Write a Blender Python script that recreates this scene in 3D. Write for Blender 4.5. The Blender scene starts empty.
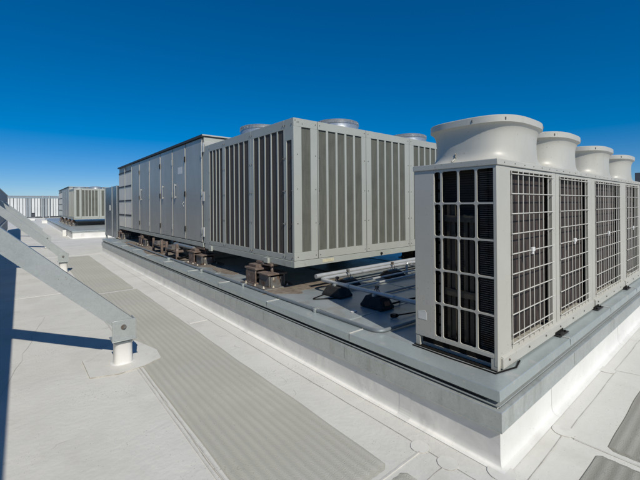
import bpy, bmesh, math, random
from mathutils import Vector, Matrix
R = math.radians
random.seed(7)
SC = bpy.context.scene
COL = SC.collection

# ------------------------------------------------------------------ materials
def _n(nt, t, **kw):
    n = nt.nodes.new(t)
    for k, v in kw.items():
        if hasattr(n, k): setattr(n, k, v)
        else: n.inputs[k].default_value = v
    return n

def mat(name, c1, c2=None, scale=2.0, rough=0.6, metal=0.0, bump=0.0, bscale=60.0, stretch=(1, 1, 1),
        c3=None, s3=9.0, t3=(0.55, 0.7), stretch3=(1, 1, 1), rvar=0.12, spangle=0.0, coat=0.0, detail=6.0, spec=0.5, speck=None, speck_s=70, wrinkle=0.0):
    m = bpy.data.materials.new(name); m.use_nodes = True
    nt = m.node_tree; L = nt.links
    b = nt.nodes['Principled BSDF']
    b.inputs['Roughness'].default_value = rough
    b.inputs['Metallic'].default_value = metal
    b.inputs['Specular IOR Level'].default_value = spec
    b.inputs['Coat Weight'].default_value = coat
    c2 = c2 or c1
    geo = _n(nt, 'ShaderNodeNewGeometry')
    mp = _n(nt, 'ShaderNodeMapping'); mp.inputs['Scale'].default_value = stretch
    L.new(geo.outputs['Position'], mp.inputs['Vector'])
    no = _n(nt, 'ShaderNodeTexNoise'); no.inputs['Scale'].default_value = scale; no.inputs['Detail'].default_value = detail
    no.inputs['Roughness'].default_value = 0.62
    L.new(mp.outputs[0], no.inputs['Vector'])
    cr = _n(nt, 'ShaderNodeMapRange'); cr.inputs[1].default_value = 0.32; cr.inputs[2].default_value = 0.68
    L.new(no.outputs[0], cr.inputs[0])
    mx = _n(nt, 'ShaderNodeMix', data_type='RGBA')
    mx.inputs[6].default_value = (*c1, 1); mx.inputs[7].default_value = (*c2, 1)
    L.new(cr.outputs[0], mx.inputs[0])
    out = mx.outputs[2]
    if c3:
        mp3 = _n(nt, 'ShaderNodeMapping'); mp3.inputs['Scale'].default_value = stretch3; mp3.inputs['Location'].default_value = (3.1, 7.7, 1.3)
        L.new(geo.outputs['Position'], mp3.inputs['Vector'])
        n3 = _n(nt, 'ShaderNodeTexNoise'); n3.inputs['Scale'].default_value = s3; n3.inputs['Detail'].default_value = 8
        L.new(mp3.outputs[0], n3.inputs['Vector'])
        r3 = _n(nt, 'ShaderNodeMapRange'); r3.inputs[1].default_value = t3[0]; r3.inputs[2].default_value = t3[1]
        L.new(n3.outputs[0], r3.inputs[0])
        m3 = _n(nt, 'ShaderNodeMix', data_type='RGBA'); m3.inputs[7].default_value = (*c3, 1)
        L.new(r3.outputs[0], m3.inputs[0]); L.new(out, m3.inputs[6]); out = m3.outputs[2]
    if spangle:
        vo = _n(nt, 'ShaderNodeTexVoronoi'); vo.inputs['Scale'].default_value = 55
        L.new(geo.outputs['Position'], vo.inputs['Vector'])
        hs = _n(nt, 'ShaderNodeHueSaturation')
        mr = _n(nt, 'ShaderNodeMapRange'); mr.inputs[3].default_value = 1 - spangle; mr.inputs[4].default_value = 1 + spangle
        sp = _n(nt, 'ShaderNodeSeparateColor'); L.new(vo.outputs['Color'], sp.inputs[0]); L.new(sp.outputs[0], mr.inputs[0])
        L.new(mr.outputs[0], hs.inputs['Value']); L.new(out, hs.inputs['Color']); out = hs.outputs[0]
    if speck:
        n5 = _n(nt, 'ShaderNodeTexNoise'); n5.inputs['Scale'].default_value = speck_s; n5.inputs['Detail'].default_value = 3
        L.new(geo.outputs['Position'], n5.inputs['Vector'])
        n6 = _n(nt, 'ShaderNodeTexNoise'); n6.inputs['Scale'].default_value = 1.3; n6.inputs['Detail'].default_value = 3
        L.new(geo.outputs['Position'], n6.inputs['Vector'])
        ad = _n(nt, 'ShaderNodeMath', operation='MULTIPLY_ADD'); ad.inputs[1].default_value = .35
        L.new(n6.outputs[0], ad.inputs[0]); L.new(n5.outputs[0], ad.inputs[2])
        r5 = _n(nt, 'ShaderNodeMapRange'); r5.inputs[1].default_value = .84; r5.inputs[2].default_value = .93
        L.new(ad.outputs[0], r5.inputs[0])
        m5 = _n(nt, 'ShaderNodeMix', data_type='RGBA'); m5.inputs[7].default_value = (*speck, 1)
        L.new(r5.outputs[0], m5.inputs[0]); L.new(out, m5.inputs[6]); out = m5.outputs[2]
    L.new(out, b.inputs['Base Color'])
    if rvar:
        rr = _n(nt, 'ShaderNodeMapRange'); rr.inputs[3].default_value = max(rough - rvar, .05); rr.inputs[4].default_value = min(rough + rvar, 1)
        n4 = _n(nt, 'ShaderNodeTexNoise'); n4.inputs['Scale'].default_value = scale * 2.3 + 3; n4.inputs['Detail'].default_value = 4
        L.new(geo.outputs['Position'], n4.inputs['Vector']); L.new(n4.outputs[0], rr.inputs[0]); L.new(rr.outputs[0], b.inputs['Roughness'])
    if bump:
        nb = _n(nt, 'ShaderNodeTexNoise'); nb.inputs['Scale'].default_value = bscale; nb.inputs['Detail'].default_value = 5
        L.new(geo.outputs['Position'], nb.inputs['Vector'])
        bp = _n(nt, 'ShaderNodeBump'); bp.inputs['Strength'].default_value = bump; bp.inputs['Distance'].default_value = 0.01
        L.new(nb.outputs[0], bp.inputs['Height']); L.new(bp.outputs[0], b.inputs['Normal'])
        if wrinkle:
            nw = _n(nt, 'ShaderNodeTexNoise'); nw.inputs['Scale'].default_value = 1.7; nw.inputs['Detail'].default_value = 3; nw.inputs['Distortion'].default_value = .8
            L.new(geo.outputs['Position'], nw.inputs['Vector'])
            b2 = _n(nt, 'ShaderNodeBump'); b2.inputs['Strength'].default_value = wrinkle; b2.inputs['Distance'].default_value = .05
            L.new(nw.outputs[0], b2.inputs['Height']); L.new(b2.outputs[0], bp.inputs['Normal'])
    return m

def rib_mat(name, c1, c2, axis, scale, dist=1.2, rough=.8, bump=.5, bdist=.01, tint=None, offset=0.0):
    """material whose surface carries parallel ribs across the given world axis"""
    m = bpy.data.materials.new(name); m.use_nodes = True
    nt = m.node_tree; L = nt.links; b = nt.nodes['Principled BSDF']
    b.inputs['Roughness'].default_value = rough
    geo = _n(nt, 'ShaderNodeNewGeometry')
    wv = _n(nt, 'ShaderNodeTexWave', wave_type='BANDS', bands_direction=axis, wave_profile='SIN')
    wv.inputs['Scale'].default_value = scale; wv.inputs['Distortion'].default_value = dist
    wv.inputs['Detail'].default_value = 2; wv.inputs['Detail Scale'].default_value = 1.2
    L.new(geo.outputs['Position'], wv.inputs['Vector'])
    mx = _n(nt, 'ShaderNodeMix', data_type='RGBA'); mx.inputs[6].default_value = (*c1, 1); mx.inputs[7].default_value = (*c2, 1)
    L.new(wv.outputs['Fac'], mx.inputs[0])
    no = _n(nt, 'ShaderNodeTexNoise'); no.inputs['Scale'].default_value = 1.7; no.inputs['Detail'].default_value = 8
    L.new(geo.outputs['Position'], no.inputs['Vector'])
    hs = _n(nt, 'ShaderNodeHueSaturation')
    mr = _n(nt, 'ShaderNodeMapRange'); mr.inputs[1].default_value = .3; mr.inputs[2].default_value = .7; mr.inputs[3].default_value = .84; mr.inputs[4].default_value = 1.12
    L.new(no.outputs[0], mr.inputs[0]); L.new(mr.outputs[0], hs.inputs['Value']); L.new(mx.outputs[2], hs.inputs['Color'])
    fine = _n(nt, 'ShaderNodeTexNoise'); fine.inputs['Scale'].default_value = 90; fine.inputs['Detail'].default_value = 3
    L.new(geo.outputs['Position'], fine.inputs['Vector'])
    out = hs.outputs[0]
    if tint:
        r3 = _n(nt, 'ShaderNodeMapRange'); r3.inputs[1].default_value = .45; r3.inputs[2].default_value = .7
        n3 = _n(nt, 'ShaderNodeTexNoise'); n3.inputs['Scale'].default_value = 1.1
        L.new(geo.outputs['Position'], n3.inputs['Vector']); L.new(n3.outputs[0], r3.inputs[0])
        m3 = _n(nt, 'ShaderNodeMix', data_type='RGBA'); m3.inputs[7].default_value = (*tint, 1)
        L.new(r3.outputs[0], m3.inputs[0]); L.new(out, m3.inputs[6]); out = m3.outputs[2]
    L.new(out, b.inputs['Base Color'])
    ad = _n(nt, 'ShaderNodeMath', operation='MULTIPLY_ADD'); ad.inputs[1].default_value = .35
    L.new(fine.outputs[0], ad.inputs[0]); L.new(wv.outputs['Fac'], ad.inputs[2])
    bp = _n(nt, 'ShaderNodeBump'); bp.inputs['Strength'].default_value = bump; bp.inputs['Distance'].default_value = bdist
    L.new(ad.outputs[0], bp.inputs['Height']); L.new(bp.outputs[0], b.inputs['Normal'])
    return m

M = {}
M['roof'] = mat('roof_membrane', (.70, .69, .64), (.62, .61, .56), .9, .72, bump=.35, bscale=22, c3=(.54, .525, .47), s3=2.3, t3=(.54, .9), stretch3=(1, .6, 1), speck=(.33, .31, .27), speck_s=60, wrinkle=.27, detail=9)
M['white_mem'] = mat('white_curb_membrane', (.78, .775, .74), (.69, .685, .65), 2.2, .55, speck=(.58, .55, .49), speck_s=60, wrinkle=.45, bump=.2, bscale=12, c3=(.56, .55, .51), s3=3, t3=(.62, .85))
M['patch'] = mat('membrane_patch', (.71, .70, .65), (.63, .62, .57), 3, .65, bump=.2, bscale=30, c3=(.54, .52, .47), s3=8, t3=(.58, .8))
M['seam'] = mat('seam_dirt', (.31, .29, .25), (.58, .56, .51), 9, .85, rvar=0)
M['seam_l'] = mat('seam_bead', (.66, .65, .60), (.5, .49, .45), 9, .6, rvar=0)
M['pad_y'] = mat('walkway_pad_long', (.56, .545, .465), (.48, .47, .40), 2.0, .8, bump=.5, bscale=120, c3=(.52, .51, .465), s3=1.3, t3=(.45, .7), speck=(.30, .285, .235), speck_s=55, detail=9)
def groove(m, zlo, zhi, dirt):
    nt = m.node_tree; L = nt.links; b = nt.nodes['Principled BSDF']; src = b.inputs['Base Color'].links[0].from_socket
    geo = _n(nt, 'ShaderNodeNewGeometry'); sp = _n(nt, 'ShaderNodeSeparateXYZ'); L.new(geo.outputs['Position'], sp.inputs[0])
    mr = _n(nt, 'ShaderNodeMapRange'); mr.inputs[1].default_value = zlo; mr.inputs[2].default_value = zhi; mr.inputs[3].default_value = 1; mr.inputs[4].default_value = 0
    L.new(sp.outputs[2], mr.inputs[0])
    mx = _n(nt, 'ShaderNodeMix', data_type='RGBA'); mx.inputs[7].default_value = (*dirt, 1)
    L.new(mr.outputs[0], mx.inputs[0]); L.new(src, mx.inputs[6]); L.new(mx.outputs[2], b.inputs['Base Color'])
groove(M['pad_y'], .005, .0125, (.44, .43, .37))
M['pad_x'] = mat('walkway_pad_cross', (.44, .43, .375), (.37, .36, .315), 2.0, .8, bump=.5, bscale=120, c3=(.36, .355, .325), s3=1.3, t3=(.45, .7), speck=(.20, .19, .16), speck_s=55, detail=9)
groove(M['pad_x'], .005, .0125, (.275, .268, .23))
M['galv'] = mat('galvanised_steel', (.46, .49, .48), (.41, .44, .43), 2.5, .40, .4, bump=.05, bscale=30, spangle=.045, c3=(.40, .42, .41), s3=6, t3=(.62, .85), stretch3=(1, 1, .5), speck=(.25, .20, .15), speck_s=60)
M['cap'] = mat('cap_sheet_metal', (.50, .555, .55), (.41, .465, .465), 1.6, .34, .42, bump=.08, bscale=5, spangle=.03, c3=(.58, .59, .56), s3=5, t3=(.60, .72), stretch3=(1.6, 1, 1), speck=(.55, .56, .53), speck_s=38, wrinkle=.15, detail=8)
M['deck'] = mat('deck_sheet_metal', (.46, .50, .505), (.31, .35, .36), 1.5, .36, .3, bump=.12, bscale=6, c3=(.33, .31, .26), s3=3.1, t3=(.50, .72), spangle=.04)
M['dirt'] = mat('dirt_and_rust_stain', (.25, .215, .17), (.17, .14, .11), 6, .9, c3=(.12, .09, .07), s3=14, t3=(.5, .7), rvar=0)
M['flash'] = mat('counter_flashing_metal', (.57, .60, .575), (.47, .50, .48), 3, .38, .5, bump=.08, bscale=30, spangle=.05, c3=(.40, .41, .38), s3=9, t3=(.55, .75), stretch3=(1, 1, .15), speck=(.22, .22, .20), speck_s=75)
M['vrf'] = mat('ivory_grey_paint', (.495, .485, .432), (.45, .441, .388), 1.8, .45, bump=.03, bscale=4, c3=(.39, .375, .32), s3=6, t3=(.60, .9), stretch3=(1.5, 1.5, .22), rvar=.08, speck=(.30, .27, .22), speck_s=48, wrinkle=.05)
M['shroud'] = mat('ivory_moulded_plastic', (.515, .503, .446), (.47, .458, .402), 1.4, .42, bump=.04, bscale=9, rvar=.10, c3=(.42, .405, .35), s3=5, t3=(.56, .9), stretch3=(2, 2, .35), speck=(.33, .30, .25), speck_s=42, wrinkle=.06)
M['wire'] = mat('coated_wire', (.60, .59, .53), (.52, .50, .44), 6, .5)
M['ahu'] = mat('grey_green_paint', (.41, .425, .385), (.365, .38, .345), 1.3, .5, bump=.05, bscale=3, c3=(.37, .385, .34), s3=4, t3=(.6, .85), stretch3=(1, 1, .35), rvar=.08)
M['ahu_rail'] = mat('base_rail_paint', (.40, .42, .38), (.34, .36, .325), 2, .5, c3=(.25, .22, .17), s3=8, t3=(.62, .8))
M['door'] = mat('aged_galvanised_panel', (.43, .425, .39), (.38, .378, .35), 1.1, .45, .25, bump=.08, bscale=1.4, c3=(.49, .49, .465), s3=1.6, t3=(.5, .8), stretch3=(1, 1, .3), spangle=.03)
M['slab'] = mat('roof_slab_metal', (.50, .50, .47), (.42, .42, .39), 2, .5, .2)
M['slab_dark'] = mat('dark_gasket_trim', (.035, .035, .035), None, 2, .6)
M['louvre'] = mat('tan_filter_panel', (.76, .73, .65), (.68, .65, .57), 2, .7, bump=.2, bscale=60)
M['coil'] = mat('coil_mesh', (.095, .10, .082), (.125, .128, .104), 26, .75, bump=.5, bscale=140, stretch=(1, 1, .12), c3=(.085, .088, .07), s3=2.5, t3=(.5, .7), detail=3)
M['coil_shade'] = mat('shaded_coil_mesh', (.058, .050, .042), (.078, .062, .052), 26, .8, bump=.5, bscale=140, stretch=(1, 1, .12), detail=3)  # darker coil mesh: the shade of the west slots is put into its colour
M['coil_dark'] = rib_mat('coil_fins_dark', (.016, .012, .010), (.052, .036, .029), 'X', 2.6, 5.5, .8, .4, .004)
M['coil_side'] = rib_mat('coil_fins_side', (.012, .010, .009), (.035, .031, .026), 'Z', 14, 0, .95, .5, .003)
M['pipe_green'] = mat('olive_header', (.040, .036, .026), (.022, .020, .015), 12, .6, bump=.3, bscale=50, stretch=(1, 1, .3))
M['black'] = mat('matte_black', (.012, .011, .010), None, 3, .95, rvar=0, spec=.15)
M['rubber'] = mat('black_rubber_block', (.016, .016, .017), (.028, .027, .025), 12, .85, bump=.5, bscale=70)
M['orange'] = mat('faded_orange_sticker', (.33, .10, .04), (.22, .07, .03), 8, .6)
M['rust'] = mat('rusty_steel', (.115, .08, .062), (.19, .145, .12), 14, .85, bump=.5, bscale=60, c3=(.30, .25, .22), s3=11, t3=(.55, .72))
M['isolator'] = mat('stained_isolator_steel', (.20, .205, .20), (.145, .135, .125), 9, .6, .3, c3=(.14, .085, .055), s3=9, t3=(.5, .68))
M['zinc'] = mat('zinc_bolt', (.45, .45, .43), None, 5, .4, .7)
M['pale'] = mat('pale_weathered_bolt', (.60, .55, .44), (.42, .36, .27), 20, .7)
M['conduit'] = mat('grey_conduit', (.34, .37, .38), (.27, .30, .31), 8, .4, .5)
M['pipe'] = mat('aluminium_pipe_jacket', (.62, .63, .62), (.52, .54, .54), 5, .38, .45, bump=.1, bscale=18)
M['sticker'] = mat('white_sticker', (.70, .70, .67), (.62, .62, .59), 12, .5)
M['sticker_y'] = mat('yellowed_sticker', (.62, .58, .42), (.48, .44, .30), 30, .5)
M['boot'] = mat('white_flashing_boot', (.76, .755, .73), (.70, .69, .66), 5, .5, bump=.2, bscale=12)
M['fence_w'] = mat('white_screen_panel', (.66, .67, .66), (.58, .59, .58), .6, .5)
M['fence_b'] = mat('grey_screen_panel', (.33, .36, .38), (.28, .31, .33), .6, .5)
M['fence_d'] = mat('dark_screen_post', (.05, .055, .065), None, 1, .6)
M['screen'] = mat('blue_grey_screen_sheet', (.26, .29, .32), (.22, .25, .28), 1.0, .5, .3)
M['duct'] = mat('blue_dark_duct_sheet', (.14, .17, .20), (.10, .125, .155), 1.4, .32, .6, c3=(.19, .22, .25), s3=1.5, t3=(.5, .7), stretch3=(1, 1, .3))
M['slate'] = mat('slate_roof_band', (.075, .085, .10), (.06, .07, .085), .6, .6)
M['far_grey'] = mat('far_grey_wall', (.30, .31, .30), (.26, .27, .26), .6, .6)
M['land'] = mat('distant_land', (.10, .11, .07), (.16, .15, .12), .01, .9, rvar=0)
M['fanm'] = mat('fan_blade_grey', (.20, .20, .20), (.16, .16, .16), 4, .5)
M['ring'] = mat('galvanised_fan_ring', (.50, .52, .53), (.42, .44, .46), 9, .35, .6, spangle=.12)

# ------------------------------------------------------------------ mesh builder
SPLIT = set('curb_lap panel_screw screw joint_gap joint_sealant base_foot bolt leg foot_plate crossbar adjusting_bolt anchor_bolt strap jacket_band lifting_lug latch gauge_port standing_seam deck_seam weld_bead membrane_seam dirt_stain tall_post girt hinge filter_rail fin_stack_ louvre pipe_header_ end_panel_ seat_block_'.split())
class MB:
    def __init__(s): s.v = []; s.f = []
    def add(s, vs, fs):
        o = len(s.v); s.v += [tuple(p) for p in vs]; s.f += [tuple(i + o for i in f) for f in fs]; return s
    def box(s, x0, x1, y0, y1, z0, z1):
        x0, x1 = min(x0, x1), max(x0, x1); y0, y1 = min(y0, y1), max(y0, y1); z0, z1 = min(z0, z1), max(z0, z1)
        return s.add([(x0,y0,z0),(x1,y0,z0),(x1,y1,z0),(x0,y1,z0),(x0,y0,z1),(x1,y0,z1),(x1,y1,z1),(x0,y1,z1)],
                     [(0,3,2,1),(4,5,6,7),(0,1,5,4),(1,2,6,5),(2,3,7,6),(3,0,4,7)])
    def tube(s, pts, r, n=8, r2=None, cap=True):
        pts = [Vector(p) for p in pts]; rings = []
        for i, p in enumerate(pts):
            if i == 0: d = pts[1] - p
            elif i == len(pts) - 1: d = p - pts[i-1]
            else: d = (pts[i+1] - p).normalized() + (p - pts[i-1]).normalized()
            d.normalize()
            up = Vector((0,0,1)) if abs(d.z) < .9 else Vector((1,0,0))
            a = d.cross(up).normalized(); b = d.cross(a).normalized()
            rr = r if r2 is None else r + (r2 - r) * i / (len(pts) - 1)
            rings.append([p + (a*math.cos(2*math.pi*k/n) + b*math.sin(2*math.pi*k/n))*rr for k in range(n)])
        return s.loft(rings, cap)
    def loft(s, rings, cap=True, close=False):
        n = len(rings[0]); vs = [q for r in rings for q in r]; fs = []
        m = len(rings)
        for i in range(m if close else m - 1):
            j = (i + 1) % m
            for k in range(n):
                k2 = (k + 1) % n
                fs.append((i*n+k, i*n+k2, j*n+k2, j*n+k))
        if cap and not close:
            fs.append(tuple(range(n-1, -1, -1))); fs.append(tuple((m-1)*n + k for k in range(n)))
        return s.add(vs, fs)
    def prism(s, poly, p0, ax):
        """poly: 3-D points of a planar outline; extruded by vector ax"""
        a = Vector(ax); n = len(poly); P = [Vector(q) for q in poly]
        vs = P + [q + a for q in P]
        fs = [tuple(range(n-1,-1,-1)), tuple(range(n, 2*n))] + [(k, (k+1) % n, n + (k+1) % n, n + k) for k in range(n)]
        return s.add(vs, fs)
    def pieces(s):
        par = list(range(len(s.v)))
        def find(i):
            while par[i] != i: par[i] = par[par[i]]; i = par[i]
            return i
        for f in s.f:
            r0 = find(f[0])
            for i in f[1:]: par[find(i)] = r0
        g = {}
        for f in s.f: g.setdefault(find(f[0]), []).append(f)
        out = []
        for fs in g.values():
            idx = sorted({i for f in fs for i in f}); mp = {i: k for k, i in enumerate(idx)}
            b = MB(); b.v = [s.v[i] for i in idx]; b.f = [tuple(mp[i] for i in f) for f in fs]; out.append(b)
        return out
    def build(s, name, m, parent=None, bevel=0.0, smooth=True, ang=35):
        if name in SPLIT and not getattr(s, 'whole', False):
            ps = s.pieces()
            if len(ps) > 1:
                for q in ps: q.whole = True; o = q.build(name, m, parent, bevel, smooth, ang)
                return o
        org = Vector((0,0,0)); p = parent
        while p is not None: org += p.location; p = p.parent
        me = bpy.data.meshes.new(name)
        me.from_pydata([tuple(Vector(q) - org) for q in s.v], [], s.f)
        bm = bmesh.new(); bm.from_mesh(me)
        bmesh.ops.recalc_face_normals(bm, faces=bm.faces)
        if smooth:
            for f in bm.faces: f.smooth = True
            for e in bm.edges:
                if len(e.link_faces) == 2 and e.calc_face_angle(0) > R(ang): e.smooth = False
                if len(e.link_faces) != 2: e.smooth = False
        bm.to_mesh(me); bm.free()
        me.materials.append(m)
        o = bpy.data.objects.new(name, me); COL.objects.link(o)
        if parent is not None: o.parent = parent
        if bevel:
            md = o.modifiers.new('bevel', 'BEVEL'); md.width = bevel; md.segments = 2; md.limit_method = 'ANGLE'; md.angle_limit = R(40)
            md.harden_normals = False
        return o

def tag(o, label=None, cat=None, group=None, kind=None):
    if label: o['label'] = label
    if cat: o['category'] = cat
    if group: o['group'] = group
    if kind: o['kind'] = kind
    return o
def thing(name, loc, label, cat, group=None):
    o = bpy.data.objects.new(name, None); COL.objects.link(o); o.location = loc
    o.empty_display_size = .2
    return tag(o, label, cat, group)
def copy_tree(o, parent=None):
    c = o.copy(); COL.objects.link(c); c.parent = parent
    for ch in list(o.children): copy_tree(ch, c)
    return c

def ring_rect(x0, y0, x1, y1, off, z):
    return [(x0-off, y0-off, z), (x1+off, y0-off, z), (x1+off, y1+off, z), (x0-off, y1+off, z)]
def sup(cx, cy, rx, ry, n, z, N=64):
    o = []
    for k in range(N):
        t = 2*math.pi*(k + .5)/N; c, s_ = math.cos(t), math.sin(t)
        o.append((cx + rx*math.copysign(abs(c)**(2/n), c), cy + ry*math.copysign(abs(s_)**(2/n), s_), z))
    return o

# ------------------------------------------------------------------ the setting
tag(MB().box(-3000, 3000, -3000, 3000, -14.3, -14).build('ground', M['land'], smooth=False), kind='structure')
roof = MB().box(-12, 70, -18, 96, -.6, 0).build('roof', M['roof'], smooth=False); tag(roof, kind='structure')

def strip(x0, x1, y0, y1, z0, z1, name, m, rnd=0.0, parent=roof):
    b = MB()
    if rnd:
        N = 6; P = []
        for (cx, cy, a0) in ((x1-rnd, y0+rnd, -90), (x1-rnd, y1-rnd, 0), (x0+rnd, y1-rnd, 90), (x0+rnd, y0+rnd, 180)):
            for k in range(N+1):
                a = R(a0 + 90*k/N); P.append((cx + rnd*math.cos(a), cy + rnd*math.sin(a), z0))
        b.prism(P, None, (0, 0, z1 - z0))
    else: b.box(x0, x1, y0, y1, z0, z1)
    return b.build(name, m, parent)

# walkway pads: textured rolls welded on the membrane, with gaps between rolls
pads = []
def ribbed_pad(x0, x1, y0, y1, m, fine=True):
    along_y = m == 'pad_y'
    (u0, u1), (v0, v1) = ((x0, x1), (y0, y1)) if along_y else ((y0, y1), (x0, x1))
    nu = int((u1-u0)/(.0125 if fine else .025)); nv = max(4, int((v1-v0)/(.05 if fine else .2)))
    r = .045; vs, fs = [], []
    for j in range(nv+1):
        v = v0 + (v1-v0)*j/nv
        e = 0.0
        for (c_, sg) in ((v0, 1), (v1, -1)):
            dd = (v - c_)*sg
            if dd < r: e = max(e, r - math.sqrt(max(0, r*r - (r-dd)**2)))
        wob_ = .004*math.sin(v*2.3 + x0) + .003*math.sin(v*7.1)
        a, b_ = u0 + e + wob_*.5, u1 - e + wob_
        for i in range(nu+1):
            u = a + (b_-a)*i/nu
            ph = 2*math.pi*(u + .004*math.sin(v*1.9) + .0012*math.sin(v*9.7 + u*3))/.0754
            z = .0085 + .0024*math.sin(ph) + .0012*math.sin(v*3.1 + u*2)
            if i in (0, nu) or j in (0, nv): z = -.002
            vs.append((u, v, z) if along_y else (v, u, z))
    for j in range(nv):
        for i in range(nu):
            q = j*(nu+1) + i; fs.append((q, q+1, q+nu+2, q+nu+1))
    o = MB().add(vs, fs).build('walkway_pad', M[m]); tag(o, kind='structure'); return o
for a in [(1.125, 2.10, 1.725, 9.28, 'pad_y'), (1.14, 2.08, 9.31, 16.9, 'pad_y', False),
          (1.02, 2.15, -1.9, 1.652, 'pad_y'), (3.535, 7.05, -.22, .755, 'pad_x'), (7.12, 11.0, -.22, .755, 'pad_x'), (2.20, 3.435, -.24, .79, 'pad_x')]:
    ribbed_pad(*a)

# membrane laps and their dirt lines
sm = MB()
def wob(xa, ya, xb, yb, w, n=24, amp=.006, z=.0035):
    d = Vector((xb-xa, yb-ya, 0)); L = d.length; d.normalize(); nrm = Vector((-d.y, d.x, 0))
    n = max(4, int(L*4)); l1 = []; l2 = []
    for k in range(n+1):
        q = Vector((xa, ya, 0)) + d*L*k/n + nrm*random.uniform(-amp, amp)
        ww = w*random.uniform(.5, 1.3)
        l1.append((*(q + nrm*ww/2).xy, z)); l2.append((*(q - nrm*ww/2).xy, z))
    vs = l1 + l2
    sm.add(vs, [(k, k+1, n+1+k+1, n+1+k) for k in range(n)])
wob(2.452, 1.06, 2.44, 17.6, .008)
wob(1.085, 1.66, 1.09, 4.74, .006); wob(1.085, 5.75, 1.09, 30, .006)
wob(2.45, 1.475, 2.12, 1.475, .006); wob(2.1, 1.60, .2, 1.60, .006)
wob(2.45, 1.01, 3.57, 1.03, .005); wob(3.57, 1.01, 5.15, 1.02, .005); wob(5.2, 1.03, 10.8, 1.01, .005)
wob(3.497, 1.02, 3.50, -3, .007); wob(5.23, 1.16, 5.5, .2, .004, amp=.02)
wob(2.42, .2, 2.45, 1.08, .006)
wob(.98, 10.9, 2.6, 10.95, .010); wob(-1, 17.7, 2.6, 17.8, .012); wob(-1, 9.9, 1.1, 9.8, .006)
wob(-.35, 3.6, .30, 8.0, .004, amp=.03)
sm.build('membrane_seam', M['seam'], roof, smooth=False)
sb = MB()
for a in ((2.40, 1.684, 1.13, 1.684), (3.487, .95, 3.487, -3), (1.10, 1.715, 1.10, 9.0), (1.062, 1.715, 1.062, 4.8)):
    x0, y0, x1, y1 = a
    if abs(x0-x1) < abs(y0-y1): sb.box(x0-.006, x0+.006, y0, y1, 0, .006)
    else: sb.box(x0, x1, y0-.007, y0+.007, 0, .006)
sb.build('weld_bead', M['seam_l'], roof)
def disc(cx, cy, r, z, name, m, n=28, a=1.0):
    P = [(cx + r*a*math.cos(2*math.pi*k/n)*(1 + random.uniform(-.03, .03)), cy + r*math.sin(2*math.pi*k/n)*(1 + random.uniform(-.03, .03)), 0) for k in range(n)]
    return MB().prism(P, None, (0, 0, z)).build(name, m, roof)
for (cx, cy, r) in ((2.45, 1.715, .075), (2.452, 1.474, .075), (2.66, 1.17, .095), (3.55, 1.04, .085), (5.22, 1.10, .09)):
    disc(cx, cy, r + .0016, .0042, 'membrane_patch', M['seam']); disc(cx, cy, r, .0055, 'membrane_patch', M['patch'])
# wide sheet laps that show as faintly different tone
for (x0, x1, y0, y1) in ((-.9, 1.05, 9.95, 10.15), (2.14, 2.44, 5.95, 6.12), (-2.0, 2.55, 17.2, 17.5), (.2, 2.3, 24.9, 25.2)):
    strip(x0, x1, y0, y1, 0, .005, 'membrane_lap', M['patch'])
random.seed(21)
sc = MB()
for k in range(70):
    cx, cy = random.uniform(-.7, 2.3), random.uniform(.2, 9)
    if k % 3 == 0: cx, cy = random.uniform(2.6, 7), random.uniform(-.6, .95)
    a = random.uniform(0, 3.14); L_ = random.uniform(.04, .22); w_ = random.uniform(.0012, .003)
    n_ = 5; l1, l2 = [], []
    for i in range(n_+1):
        u = (i/n_-.5)*L_; v = .12*L_*math.sin(i*1.1 + k)
        px_, py_ = cx + u*math.cos(a) - v*math.sin(a), cy + u*math.sin(a) + v*math.cos(a)
        ww = w_*math.sin(math.pi*(i+.3)/(n_+.6))
        l1.append((px_ - ww*math.sin(a), py_ + ww*math.cos(a), .0016)); l2.append((px_ + ww*math.sin(a), py_ - ww*math.cos(a), .0016))
    sc.add(l1 + l2, [(i, i+1, n_+2+i, n_+1+i) for i in range(n_)])
tag(sc.build('scuff_marks', M['seam'], roof, smooth=False), kind='stuff')
# patch round the near brace post
pp = [(.585, 5.39), (.592, 4.80), (.86, 4.70), (1.15, 4.735), (1.37, 4.86), (1.40, 5.15), (1.26, 5.71), (.95, 5.74)]
for (k, z, m) in ((1.0025, .0140, 'seam'), (1.0, .0150, 'patch')):
    P = [(.98 + (x-.98)*k, 5.2 + (y-5.2)*k, 0) for x, y in pp]
    MB().prism(P, None, (0, 0, z)).build('post_patch', M[m], roof)

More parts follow.
